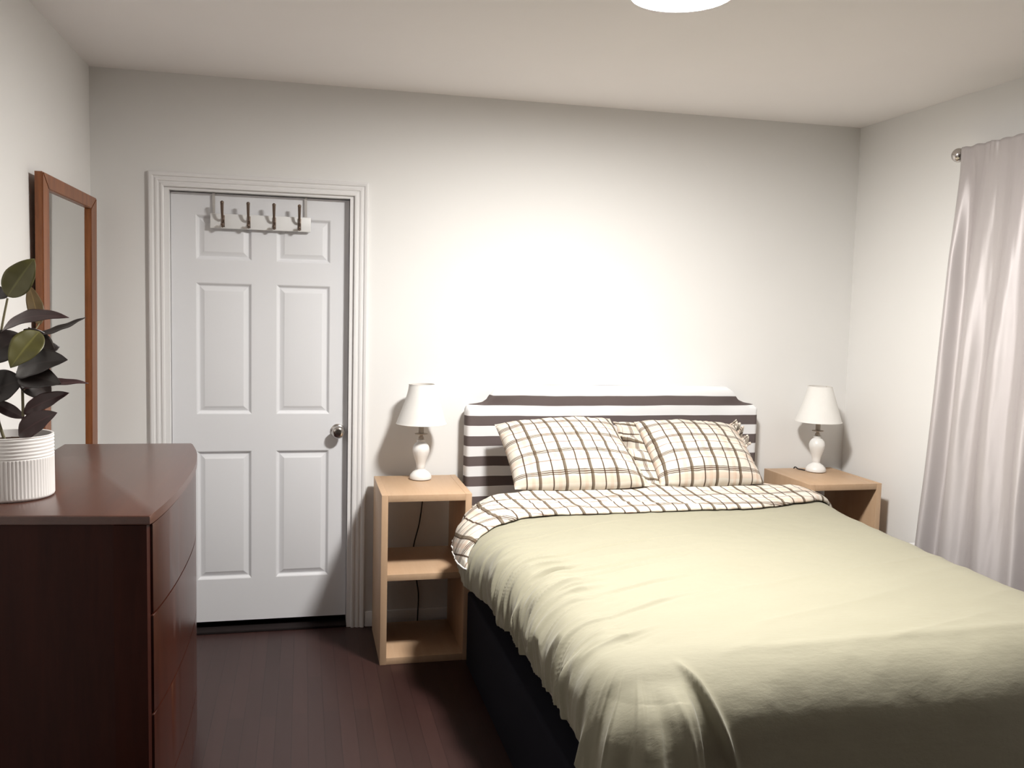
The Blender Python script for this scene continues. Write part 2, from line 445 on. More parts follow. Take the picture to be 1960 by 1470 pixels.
# ------------------------------------------------------------------ table lamps
def make_lamp(x, y, z, label, warp):
    t = thing('table_lamp', (x, y, z), label, 'table lamp', 'matching white ceramic lamps on the nightstands')
    c = (x, y, z)
    lathe('base', [(.044, 0), (.0505, .004), (.0515, .012), (.048, .022), (.038, .034), (.026, .042), (.019, .046), (.018, .050)], c, M['ceramic'], t)
    lathe('body', [(.0175, .050), (.0205, .056), (.020, .062), (.0235, .080), (.033, .108), (.0395, .130), (.0400, .142), (.036, .158), (.027, .170), (.0185, .176), (.0200, .181), (.0195, .187), (.012, .189)], c, M['ceramic'], t)
    lathe('socket', [(.0085, .188), (.013, .190), (.013, .198), (.008, .202), (.008, .212), (.029, .2125), (.030, .2150), (.010, .2165), (.0125, .219), (.0125, .275), (.006, .277)], c, M['socket'], t, 32)
    # shade: empire cone, open top and bottom, with thickness
    n = 72; zb, zt, rb, rt = .262, .446, .1165, .060
    rows = [(0, .0), (.06, .0), (.35, .0), (.62, .0), (.84, .0), (1, 0)]
    bm = bmesh.new()
    outer = []; inner = []
    for ti, _ in rows:
        ro = []; ri = []
        for k in range(n):
            a = 2*PI*k/n
            r = rb+(rt-rb)*ti
            r += warp*.012*math.sin(PI*ti)*max(0, math.cos(a-PI))*-1*ti
            zz = z+zb+(zt-zb)*ti
            for L_, rr in ((ro, r), (ri, r-.0018)):
                L_.append(bm.verts.new((x+rr*math.cos(a), y+rr*math.sin(a), zz)))
        outer.append(ro); inner.append(ri)
    for S in (outer, inner):
        for a_, b_ in zip(S, S[1:]):
            for k in range(n): bm.faces.new((a_[k], a_[(k+1) % n], b_[(k+1) % n], b_[k]))
    for a_, b_ in ((outer[0], inner[0]), (outer[-1], inner[-1])):
        for k in range(n): bm.faces.new((a_[k], a_[(k+1) % n], b_[(k+1) % n], b_[k]))
    sh = finish(bm, 'lamp_shade', M['shade'], t, smooth=40)
    for zz, rr in ((zb+.001, rb+.0002), (zt-.001, rt+.0002)):
        bm = bmesh.new(); add_tube(bm, [(x+rr*math.cos(2*PI*k/48), y+rr*math.sin(2*PI*k/48), z+zz) for k in range(49)], .0016, 6)
        finish(bm, 'shade_trim', M['shade'], sh, smooth=60)
    # spider fitting at the shade's top
    bm = bmesh.new()
    for k in range(3):
        a = 2*PI*k/3+.4
        add_tube(bm, [(x, y, z+zt-.018), (x+(rt-.001)*math.cos(a), y+(rt-.001)*math.sin(a), z+zt-.004)], .0012, 6)
    add_tube(bm, [(x, y, z+.275), (x, y, z+zt-.012)], .004, 8)
    finish(bm, 'shade_fitting', M['socket'], t, smooth=60)
    return t
lampL = make_lamp(1.441, -.147, .745, 'white table lamp on the nightstand next to the door', 1)
lampR = copy_tree(lampL); lampR.location = (3.502, -.150, .745)
lampR['label'] = 'white table lamp on the corner nightstand near the curtain'
bm = bmesh.new()
add_tube(bm, smooth_path([(1.455, -.098, .750), (1.470, -.066, .7485), (1.476, -.048, .735), (1.466, -.042, .617), (1.453, -.040, .51), (1.425, -.040, .372), (1.445, -.040, .226), (1.455, -.036, .148), (1.453, -.034, .015), (1.470, -.038, .006)], 60), .0032, 8)
finish(bm, 'power_cord', M['cord'], lampL, smooth=60)
bm = bmesh.new()
add_tube(bm, smooth_path([(3.455, -.125, .7485), (3.440, -.090, .7485), (3.436, -.050, .744), (3.436, -.042, .62), (3.44, -.040, .3), (3.44, -.040, .012)], 40), .0032, 8)
finish(bm, 'power_cord', M['cord'], lampR, smooth=60)

# ------------------------------------------------------------------ dresser (bow front)
DT = 1.02
bow_pts = [(.500, -.766), (.541, -.98), (.562, -1.19), (.568, -1.40), (.564, -1.62), (.553, -1.80), (.537, -1.945)]
def bow(n=40, inset=0.0, y0=None, y1=None):
    P = smooth_path([(x, y, 0) for x, y in bow_pts], n*3)
    ys = np.array([-p.y for p in P]); xs = np.array([p.x for p in P]); o = np.argsort(ys)
    yy = np.linspace(.766 if y0 is None else -y0, 1.945 if y1 is None else -y1, n+1)
    return [(float(np.interp(v, ys[o], xs[o]))-inset, -float(v)) for v in yy]
def prism(bm, outline, z0, z1, bev=0, seg=2):
    a = [bm.verts.new((x, y, z0)) for x, y in outline]; b = [bm.verts.new((x, y, z1)) for x, y in outline]
    n = len(a); fs = [bm.faces.new(a), bm.faces.new(b)]
    for i in range(n): fs.append(bm.faces.new((a[i], a[(i+1) % n], b[(i+1) % n], b[i])))
    if bev:
        es = list(set(fs[0].edges) | set(fs[1].edges))
        bmesh.ops.bevel(bm, geom=es, offset=bev, segments=seg, affect='EDGES', profile=.5)
dr = thing('dresser', (.3, -1.36, 0), 'dark mahogany bow-fronted dresser standing along the left wall', 'dresser')
bm = bmesh.new(); prism(bm, bow()+[(.060, -1.885), (.060, -.760)], DT-.024, DT, .005, 3)
finish(bm, 'top_panel', M['mahogany_lit'], dr, smooth=30)
bm = bmesh.new()
prism(bm, bow(40, .030, -.776, -1.932)+[(.066, -1.876), (.066, -.770)], .075, DT-.0245)
finish(bm, 'body', M['mahogany_shaded'], dr, smooth=30)
for ya, yb in ((-.772, -.800), (-1.908, -1.936)):
    bm = bmesh.new(); prism(bm, bow(3, .010, ya, yb)+[(.45, yb+.002), (.45, ya)], 0, DT-.0245, .002)
    finish(bm, 'corner_post', M['mahogany_shaded'], dr, smooth=30)
bm = bmesh.new(); prism(bm, bow(30, .035, -.801, -1.907)+[(.48, -1.905), (.48, -.801)], .0, .0745)
finish(bm, 'plinth', M['mahogany'], dr, smooth=30)
zs = [.080, .238, .497, .757, .992]
for i in range(4):
    bm = bmesh.new(); prism(bm, bow(40, .0045, -.803, -1.905)+[(.50, -1.905), (.475, -.803)], zs[i]+.003, zs[i+1]-.002, .003, 3)
    finish(bm, 'drawer', M['mahogany'], dr, smooth=30)

# ------------------------------------------------------------------ plant in ribbed pot
PC = (.152, -1.667, DT)
pl = thing('potted_plant', PC, 'dark-leaved rubber plant in a ribbed white pot on the dresser', 'potted plant')
def make_pot():
    bm = bmesh.new(); seg = 288; R, H = .100, .168
    rows = [(0, .93, 0), (.004, .985, 0), (.008, 1, 0), (.012, 1, 1), (.105, 1, 1), (.109, 1, 0)]
    z = .109
    for k in range(6):
        rows += [(z+.0015, .985, 0), (z+.004, 1.002, 0), (z+.0065, 1.002, 0), (z+.0085, .985, 0)]; z += .0092
    rows += [(.1665, 1.0, 0), (.168, .985, 0), (.167, .94, 0), (.150, .93, 0), (.143, .92, 0)]
    rings = []
    for zz, f, fl in rows:
        ring = []
        for i in range(seg):
            a = 2*PI*i/seg; r = R*f
            if fl: r -= .0022*(abs(math.sin(a*36))**.7)*-1+.0022
            ring.append(bm.verts.new((PC[0]+r*math.cos(a), PC[1]+r*math.sin(a), DT+zz)))
        rings.append(ring)
    for a, b in zip(rings, rings[1:]):
        for i in range(seg): bm.faces.new((a[i], a[(i+1) % seg], b[(i+1) % seg], b[i]))
    bm.faces.new(rings[0])
    return finish(bm, 'pot', M['pot'], pl, smooth=50)
make_pot()
bm = bmesh.new()
ring0 = [bm.verts.new((PC[0]+.0925*math.cos(2*PI*i/40), PC[1]+.0925*math.sin(2*PI*i/40), DT+.146)) for i in range(40)]
ring1 = [bm.verts.new((PC[0]+.05*math.cos(2*PI*i/40), PC[1]+.05*math.sin(2*PI*i/40), DT+.150+.004*math.sin(i*2.3))) for i in range(40)]
cv = bm.verts.new((PC[0], PC[1], DT+.152))
for i in range(40):
    bm.faces.new((ring0[i], ring0[(i+1) % 40], ring1[(i+1) % 40], ring1[i])); bm.faces.new((ring1[i], ring1[(i+1) % 40], cv))
finish(bm, 'soil', M['soil'], pl, smooth=60)
bm = bmesh.new()
add_tube(bm, smooth_path([(.176, -1.662, DT+.14), (.178, -1.660, 1.24), (.179, -1.662, 1.33), (.186, -1.666, 1.40), (.200, -1.668, 1.47)], 24), [.0042-.0014*i/24 for i in range(25)], 8)
finish(bm, 'stem', M['stem'], pl, smooth=60)
bm = bmesh.new()
add_tube(bm, smooth_path([(.140, -1.675, DT+.14), (.118, -1.672, 1.25), (.122, -1.668, 1.37), (.131, -1.662, 1.46), (.147, -1.660, 1.545)], 24), [.0042-.0014*i/24 for i in range(25)], 8)
finish(bm, 'stem', M['stem'], pl, smooth=60)
def leaf(base, tip, width, mat, facing=(0.15, -1, .15), bend=.12, fold=.18, tipsharp=1.0, stalk=None):
    """blade from base to tip; 'facing' is the direction its upper side looks"""
    b = Vector(base); e = Vector(tip)
    spread = (0, .014, .022, -.026, .02, -.018, .026, -.012, -.028, .024, -.03, .012, .022, .03, -.022, -.016, .02, 0, 0)[len([c for c in pl.children if c.name.startswith('leaf')]) % 19]
    e = e+(e-Vector((.90, -4.25, 1.55)))*spread        # blades reach out to all sides of the stems
    ax = (e-b); L = ax.length; ax.normalize()
    nrm = Vector(facing); nrm = (nrm-ax*nrm.dot(ax)).normalized(); sd = ax.cross(nrm).normalized()
    nu, nv = 22, 12; P = np.zeros((nu+1, nv+1, 3)); UV = np.zeros((nu+1, nv+1, 2))
    for i in range(nu+1):
        t = i/nu
        wd = width/2*(math.sin(PI*t**.86)**.72)*(1-.12*t) if 0 < t < 1 else .0006
        if t > .93: wd *= 1-(t-.93)/.07*.35*tipsharp
        c = b+ax*(L*t)+nrm*(bend*L*(4*t*(1-t))*.5)
        for j in range(nv+1):
            s = j/nv*2-1
            p = c+sd*(wd*s)+nrm*(fold*wd*abs(s)**1.3-.0012*math.cos(6*PI*t)*abs(s))
            P[i, j] = p; UV[i, j] = (t, j/nv)
    me = grid_mesh('leaf', P, UV)
    o = link('leaf', me, mat, pl, b, 180)
    m = o.modifiers.new('thick', 'SOLIDIFY'); m.thickness = .0011; m.offset = 0
    if stalk:
        bm = bmesh.new(); add_tube(bm, smooth_path([stalk, (b+Vector(stalk))/2+Vector((0, 0, -.004)), b+ax*.004], 8), .0018, 6)
        finish(bm, 'leaf_stalk', M['stem'], o, smooth=60)
    return o
G, D_, P_ = M['leaf_green'], M['leaf_dark'], M['leaf_purple']
Y = -1.66
B_ = leaf_mat('leaf_brown', srgb(98, 80, 50), srgb(90, 70, 52))
leaf((.147, Y, 1.549), (.216, Y-.01, 1.650), .078, G, (.15, -1, .25), .10)
leaf((.146, Y, 1.548), (.098, Y+.01, 1.565), .040, D_, (0, -1, .3))
leaf((.212, Y+.04, 1.475), (.186, Y+.05, 1.580), .044, B_, (.5, -1, 0), .05, .1, stalk=(.200, -1.668, 1.455))
leaf((.135, Y-.02, 1.455), (.306, Y-.05, 1.499), .056, P_, (-.15, -.75, .8), .26, .12, stalk=(.190, -1.668, 1.43))
leaf((.205, Y-.01, 1.445), (.338, Y-.01, 1.500), .030, D_, (-.3, -.65, .9), -.10, .25)
leaf((.230, Y-.03, 1.460), (.166, Y-.055, 1.366), .078, G, (.1, -1, .3), .12, .25)
leaf((.190, Y-.02, 1.465), (.262, Y-.02, 1.382), .066, D_, (.5, -1, .2), .12, .2)
leaf((.188, Y-.01, 1.445), (.080, Y-.03, 1.375), .096, D_, (-.1, -1, .35), .12, .2)
leaf((.164, Y, 1.352), (.300, Y-.045, 1.388), .086, D_, (-.05, -.9, .5), .14, .2)
leaf((.170, Y+.01, 1.392), (.275, Y-.02, 1.420), .070, D_, (.05, -.9, .5), .12, .2)
leaf((.176, Y-.01, 1.345), (.284, Y-.05, 1.325), .074, D_, (0, -1, .4), .12, .2)
leaf((.186, Y-.02, 1.309), (.345, Y-.02, 1.324), .032, P_, (0, -.65, .9), .12, .3, stalk=(.179, -1.662, 1.30))
leaf((.178, Y, 1.330), (.086, Y-.04, 1.285), .098, D_, (-.2, -1, .5), .12, .2)
leaf((.172, Y-.01, 1.352), (.256, Y-.04, 1.290), .078, D_, (.1, -1, .5), .12, .2)
leaf((.180, Y-.005, 1.243), (.296, Y-.02, 1.298), .052, P_, (-.2, -1, .5), .08, .2, stalk=(.178, -1.660, 1.232))
leaf((.170, Y-.015, 1.184), (.272, Y-.045, 1.248), .068, P_, (-.1, -1, .45), .10, .2)
leaf((.182, Y-.005, 1.230), (.098, Y-.03, 1.284), .036, P_, (-.2, -1, .3), -.06, .25)
leaf((.176, Y+.02, 1.330), (.225, Y+.10, 1.410), .065, D_, (.3, -.6, .8), .1, .2)
leaf((.130, Y+.01, 1.420), (.075, Y+.06, 1.450), .055, D_, (-.3, -.6, .8), .1, .2)
leaf((.178, Y+.02, 1.300), (.200, Y+.12, 1.345), .058, D_, (.1, -.5, .9), .1, .2)
leaf((.184, Y+.02, 1.400), (.190, Y+.11, 1.440), .055, P_, (.1, -.5, .9), .1, .2)

# ------------------------------------------------------------------ mirror
mi = thing('wall_mirror', (.02, -.508, .86), 'tall wall mirror in an orange-brown wooden frame behind the plant', 'mirror')
def tilt_bm(bm):
    for v in bm.verts: v.co.x += .010+(v.co.z-.86)*.0095
ya, yb, za, zb = -.915, -.105, .86, 1.972; bw = .095
def bar(outl, z0=None):
    bm = bmesh.new(); x0, x1 = .0, .026
    a = [bm.verts.new((x0, y, z)) for y, z in outl]; b = [bm.verts.new((x1, y, z)) for y, z in outl]
    n = len(a); f0 = bm.faces.new(a); f1 = bm.faces.new(b)
    for i in range(n): bm.faces.new((a[i], a[(i+1) % n], b[(i+1) % n], b[i]))
    bmesh.ops.bevel(bm, geom=list(f1.edges), offset=.003, segments=2, affect='EDGES')
    tilt_bm(bm)
    return finish(bm, 'frame_rail', M['oak'], mi, smooth=30)
bt = .052; bv = .078; bw = .100
bar([(ya, za), (ya, zb), (ya+bv, zb-bt), (ya+bv, za+bt)]); bar([(yb, za), (yb, zb), (yb-bw, zb-bt), (yb-bw, za+bt)])
bar([(ya, zb), (yb, zb), (yb-bw, zb-bt), (ya+bv, zb-bt)]); bar([(ya, za), (yb, za), (yb-bw, za+bt), (ya+bv, za+bt)])
bm = bmesh.new(); add_box(bm, .004, .012, ya+bv-.01, yb-bw+.01, za+bt-.01, zb-bt+.01); tilt_bm(bm)
finish(bm, 'mirror_glass', M['mirror'], mi)

# ------------------------------------------------------------------ bed
BX0, BX1, BY0, BY1 = 1.645, 3.175, -.135, -2.165
bed = thing('bed', (2.41, -1.15, 0), 'double bed with a grey and white striped headboard and black base', 'bed')
bm = bmesh.new(); add_box(bm, 1.600, 3.220, -2.18, -.545, .0, .33, .012, 3); add_box(bm, BX0, BX1, -.54, BY0-.002, .0, .33, .012, 3)
finish(bm, 'bed_base', M['base'], bed, smooth=40)
# headboard: outline of x,z ; puffy slip cover
def headboard():
    top = [(1.656, 1.062), (1.662, 1.082), (1.678, 1.090), (1.712, 1.094), (1.742, 1.100), (1.766, 1.117), (1.780, 1.140), (1.797, 1.158), (1.812, 1.174), (1.832, 1.181),
           (2.0, 1.1835), (2.41, 1.184), (2.85, 1.183), (3.012, 1.181), (3.034, 1.172), (3.048, 1.150), (3.066, 1.128), (3.088, 1.110), (3.115, 1.099), (3.150, 1.093), (3.170, 1.088), (3.180, 1.075), (3.184, 1.060)]
    xs = np.linspace(1.656, 3.184, 190); zt = np.interp(xs, [p[0] for p in top], [p[1] for p in top])
    nz = 90; th = .042
    # front sheet then wraps round to the back
    rows = []
    prof = [(v, 0.0) for v in np.linspace(0, 1, nz)]
    P = []
    for k, (v, _) in enumerate(prof):
        zz = .02+(zt-.02)*v
        ed = np.minimum(np.minimum((xs-1.656), (3.184-xs)), (zt-zz)*1.0)
        e = np.clip(ed/.022, 0, 1); d = th*np.sqrt(np.clip(1-(1-e)**2, 0, 1))
        d = d+.0025*fbm(xs*5, zz*6+3)*e
        # puckers where the cover is pulled over the shoulders
        for cx in (1.80, 3.05):
            q = np.exp(-((xs-cx)/.09)**2)*np.exp(-((zz-1.09)/.03)**2)
            d = d-.010*q*e
        P.append(np.stack([xs, -.072-d, zz], -1))
    F = np.array(P)
    B = F.copy()[::-1]; B[..., 1] = -.072*2-B[..., 1]
    A = np.concatenate([F, B[1:]], 0)
    me = grid_mesh('headboard', A)
    bm = bmesh.new(); bm.from_mesh(me); bmesh.ops.remove_doubles(bm, verts=bm.verts, dist=.0006); bpy.data.meshes.remove(me)
    return finish(bm, 'headboard', M['stripes'], bed, (0, 0, 0), 55)
tag(headboard(), 'grey and white striped fabric headboard cover')

# mattress under its plaid fitted sheet
mt = thing('mattress', (2.41, -1.15, .335), 'mattress in a plaid fitted sheet, showing only at the pillow end of the bed', 'mattress')
def mattress():
    bm = bmesh.new(); add_box(bm, BX0+.005, BX1-.005, BY1+.02, -.130, .335, .620, .05, 5)
    uvl = bm.loops.layers.uv.new('UVMap')
    bmesh.ops.recalc_face_normals(bm, faces=bm.faces)
    for f in bm.faces:
        for lp in f.loops:
            c = lp.vert.co; n = f.normal
            lp[uvl].uv = (c.x+(0 if abs(n.x) < .7 else c.z), c.y+(0 if abs(n.y) < .7 else c.z))
    return finish(bm, 'fitted_sheet', M['plaid'], mt, smooth=40)
mattress()

# duvet --------------------------------------------------------------
QX0, QX1, QY = 1.775, 3.120, -2.07
def leftedge(y):       # outermost x of the duvet's left side
    return np.interp(-y, [.50, .58, .66, .80, .95, 1.10, 1.4, 1.9, 2.3], [1.642, 1.580, 1.536, 1.512, 1.520, 1.548, 1.584, 1.598, 1.596])
def rightedge(y):
    return np.interp(-y, [.50, .58, .70, 1.0, 2.3], [3.235, 3.30, 3.335, 3.345, 3.335])
def topz(x, y):
    z = .672+.070*np.exp(-np.maximum(-y-.5, 0)/.26)
    z = z-.010*sstep(1.5, 2.1, -y)
    z = z-.020*sstep(1.7, 2.1, -y)*sstep(2.1, 3.2, -x+4.2)   # slightly lower towards the near left
    return z
def quarter(a, b, d, tuck=.0):
    """travel d along a quarter ellipse (out a, down b), then straight down"""
    th = np.linspace(0, PI/2, 60); ox = a*np.sin(th); oz = b*(1-np.cos(th))
    s = np.concatenate([[0], np.cumsum(np.hypot(np.diff(ox), np.diff(oz)))])
    out = np.interp(d, s, ox); dn = np.interp(d, s, oz)+np.maximum(d-s[-1], 0)
    out = out-tuck*np.maximum(d-s[-1], 0)
    return out, dn
def duvet_surface(U, V, off=0.0):
    """U: 0..1 across between the flat edges, <0 left overhang metres, >1 right; V: y distance"""
    pL = np.maximum(-U, 0); pR = np.maximum(U-1, 0); q = np.maximum(V-(-QY), 0)
    y = -np.minimum(V, -QY); x = QX0+np.clip(U, 0, 1)*(QX1-QX0)
    side = pL+pR; d = np.hypot(side, q); ang = np.arctan2(q, side+1e-9)      # 0 = sideways, pi/2 = foot
    w_ = np.sin(ang)**2
    yy = -np.minimum(V, 2.3)
    aL = np.where(U < .5, QX0-leftedge(yy), rightedge(yy)-QX1)
    # sideways profile with variable reach
    th = np.linspace(0, PI/2, 200)
    ex = 2/2.7; ux = np.sin(th)**ex; uz = 1-np.cos(th)**ex
    us_ = np.concatenate([[0], np.cumsum(np.hypot(np.diff(ux), np.diff(uz)))]); us_ = us_/us_[-1]
    t = np.clip(d/.325, 0, 1); extra = np.maximum(d-.325, 0)
    outL = aL*np.interp(t, us_, ux)-.10*extra; dnL = .195*np.interp(t, us_, uz)+extra
    outF, dnF = quarter(.195, .190, d, .0)
    flare = np.exp(-np.clip(U, 0, 1)/.07)*(U < .5)*sstep(.0, .3, q)
    outF = outF+flare*.32*np.maximum(d-.20, 0)
    out = outL*(1-w_)+outF*w_; dn = dnL*(1-w_)+dnF*w_
    sx = np.where(U < .5, -1.0, 1.0)
    X = x+sx*np.cos(ang)*out*(d > 0); Yv = y-np.sin(ang)*out*(d > 0)
    Z = topz(x, y)-dn
    return X, Yv, Z, d, ang, pL, pR, q
def wrinkles(U, V, d, ang, pL, pR, q, Xc, Yc):
    h = .0016*fbm(Xc*2.2, Yc*5+3)+.0015*fbm(Xc*7, Yc*9)
    # long soft creases running across the top
    cre = ridge(Xc*1.1+Yc*.9, Yc*8-Xc*2.2)
    h = h+.0035*(cre-.25)*sstep(.5, .8, V)*(1-sstep(0, .1, q))
    # gathered creases down the left side, turning diagonal where they reach the top
    Um = np.clip(U, 0, 1)*(QX1-QX0)
    sl = sstep(-.16, .08, pL-Um)
    wv = V-.22*pL+.62*Um-.42*np.minimum(Um, .7)**2
    vv = wv+.030*vnoise(V*2.0+4, pL*2)
    rid = lambda n_, p_: (1-(np.sqrt(n_*n_+.010)-.1))**p_
    k1 = rid(vnoise(vv*14+3, pL*3.0+V*.5), 3.5)*(.5+.5*vnoise(V*3+1, pL*5+3))
    k2 = rid(vnoise(vv*29+5, pL*4.5+V*.7+7), 3)*(.5+.5*vnoise(V*5+8, pL*7+1))
    k3 = vnoise(vv*7+9, pL*1.6)
    k4 = rid(vnoise(vv*44+2, pL*6+V*.6+3), 2.5)*(.5+.5*vnoise(V*7+2, pL*8+5))
    fade = sl*(1-sstep(-.06, .10, q+.0*V))*(1-sstep(2.0, 2.12, V))
    h = h+fade*(.032*(k1-.2)+.030*(k2-.15)+.013*(k4-.15)+.012*k3)*(.40+.60*sstep(.85, 1.25, V))
    g1 = np.exp(-((vv-1.42)/.010)**2)-.9*np.exp(-((vv-1.447)/.014)**2)
    g2 = np.exp(-((vv-1.66)/.014)**2)-.7*np.exp(-((vv-1.63)/.014)**2)
    h = h+(1-sstep(0, .1, q))*(.012*g1*sstep(-.10, .04, pL-Um)*(1-sstep(.18, .27, pL))+.009*g2*sstep(-.06, .10, pL-Um))
    # a few long soft creases that run out over the top
    for c_, a_, w2, e_ in ((1.02, .0030, .008, .55), (1.27, .0045, .009, .75), (1.47, .0055, .012, .70), (1.53, .0040, .008, .60), (1.70, .0050, .010, .55), (1.86, .0045, .009, .45)):
        h = h+a_*(np.exp(-((wv-c_)/w2)**2)-.8*np.exp(-((wv-c_-1.7*w2)/w2)**2))*(1-sstep(.3*e_, e_, Um))*(1-sstep(2.0, 2.1, V))
    # folds falling down the foot end
    fq = sstep(.07, .24, q); xx = Xc
    xB = 1.850+.10*(q-.15); xA = 1.868+.38*(q-.10)
    pl_ = 1-sstep(-.008, .014, xx-xB)
    f = .034*pl_*sstep(.13, .24, q)+.026*np.exp(-((xx-xA)/.012)**2)*sstep(.06, .16, q)*(1-sstep(.30, .42, q))
    f = f-.016*np.exp(-((xx-1.765-.03*q)/.022)**2)*sstep(.14, .26, q)+.010*np.exp(-((xx-1.80-.10*q)/.010)**2)*sstep(.14, .24, q)
    f = f+.010*vnoise(xx*4+q*.5, q*1.2+4)*fq
    h = h+f*(1-sstep(.0, .12, pL)*.5)
    # corner gathers
    cg = sstep(.03, .20, np.minimum(pL, q))
    h = h+cg*.014*np.sin(ang*13+1.0+1.0*vnoise(ang*2, d*2))*sstep(.12, .35, d)
    cr_ = (1-np.sqrt(vnoise(ang*7+2, d*1.5+4)**2+.01))**4
    h = h+.012*(cr_-.2)*sstep(.0, .05, pL)*sstep(.0, .06, q)*sstep(.10, .25, d)
    # seam ridge along the foot edge of the top
    sr = np.exp(-((V-(2.13-.03*np.clip(U, 0, 1)))/.022)**2)
    h = h+.005*sr*sstep(.12, .3, U)
    return h
def duvet_grid(u, v, off=0.0):
    U, V = np.meshgrid(u, v, indexing='ij')
    X, Yv, Z, d, ang, pL, pR, q = duvet_surface(U, V)
    P = np.stack([X, Yv, Z], -1); n = normals(P)
    if n[len(u)//2, len(v)//2, 2] < 0: n = -n
    Xc = np.where(U < 0, QX0+U, np.where(U > 1, QX1+U-1, QX0+U*(QX1-QX0)))
    h = wrinkles(U, V, d, ang, pL, pR, q, Xc, -V)
    return P, n, h, U, V, Xc
nu1, nu2, nu3 = 170, 200, 60
PLm, QFm = .335, .66
u = np.concatenate([np.linspace(-PLm, 0, nu1, endpoint=False), np.linspace(0, 1, nu2, endpoint=False), np.linspace(1, 1.36, nu3)])
V0 = .512
v = np.concatenate([np.linspace(V0, -QY, 440, endpoint=False), np.linspace(-QY, -QY+QFm, 190)])
P, n, h, U, V, Xc = duvet_grid(u, v)
P = P+n*h[..., None]
# round the head end down
hd = np.clip(1-(V-V0)/.05, 0, 1); P[..., 2] -= .045*(1-np.sqrt(np.clip(1-hd**2, 0, 1)))
P[..., 2] = np.maximum(P[..., 2], .035)
dv = thing('duvet', (2.41, -1.35, .66), 'pale sage green duvet spread over the bed, wrinkled along its left side', 'duvet')
me = grid_mesh('duvet_cover', P, np.stack([Xc, V], -1))
dc = link('duvet_cover', me, M['duvet'], dv, None, 180)
m = dc.modifiers.new('thick', 'SOLIDIFY'); m.thickness = .018; m.offset = 1
# turned-back plaid edge
def fold_front(U):    # V of the front edge of the fold
    Ul = np.where(U < 0, U, np.where(U > 1, QX1-QX0+U-1, U*(QX1-QX0)))
    return np.interp(Ul, [-.30, -.24, -.15, -.08, 0, .1, .5, 1.1, 1.345, 1.48, 1.60, 1.70], [.980, .960, .900, .850, .800, .765, .760, .745, .690, .640, .61, .60])
nu = 420; uu = np.concatenate([np.linspace(-.262, 0, 110, endpoint=False), np.linspace(0, 1, 240, endpoint=False), np.linspace(1, 1.33, 70)])
ww = np.linspace(0, 1, 56)
UU = np.repeat(uu[:, None], len(ww), 1); fr = fold_front(UU); jag = .006*vnoise(UU*14, UU*0)+.004*vnoise(UU*40, UU*0+3)
F0 = np.where((UU > .02) & (UU < 1), V0-.012-.11*sstep(.02, .12, UU)*(1-sstep(.88, .98, UU)), V0-.012)
VV = F0+ww[None, :]*(fr+jag-F0)
X, Yv, Z, d, ang, pL, pR, q = duvet_surface(UU, VV)
Pf = np.stack([X, Yv, Z], -1); nf = normals(Pf)
if nf[200, 20, 2] < 0: nf = -nf
Xf = np.where(UU < 0, QX0+UU, np.where(UU > 1, QX1+UU-1, QX0+UU*(QX1-QX0)))
hf = wrinkles(UU, VV, d, ang, pL, pR, q, Xf, -VV)
W = np.repeat(ww[None, :], len(uu), 0)
lift = .020+.010*np.sin(PI*W)+.0045*fbm(Xf*6+VV*10, VV*12+Xf*3)+.006*(ridge(Xf*3+VV*2, VV*16-Xf*2)-.3)
edge = np.clip((1-W)/.07, 0, 1); lift = lift*(.38+.62*np.sqrt(edge))
Pf = Pf+nf*(hf*.8+lift)[..., None]
hd = np.clip(1-W/.22, 0, 1); Pf[..., 2] -= .05*(1-np.sqrt(np.clip(1-hd**2, 0, 1)))
# the grid is skewed a little so the stripes drift as they cross the fold
me = grid_mesh('turned_back_edge', Pf, np.stack([Xf-(VV-.5)*.25, VV], -1))
tb = link('turned_back_edge', me, M['plaid'], dv, None, 180)
tb['label'] = 'cream and brown plaid edge of the duvet folded back'
m = tb.modifiers.new('thick', 'SOLIDIFY'); m.thickness = .006; m.offset = 1
bm = bmesh.new(); add_tube(bm, [tuple(p) for p in Pf[0, 2:]], .0035, 8)
finish(bm, 'piping', M['ceramic'], tb, smooth=60)

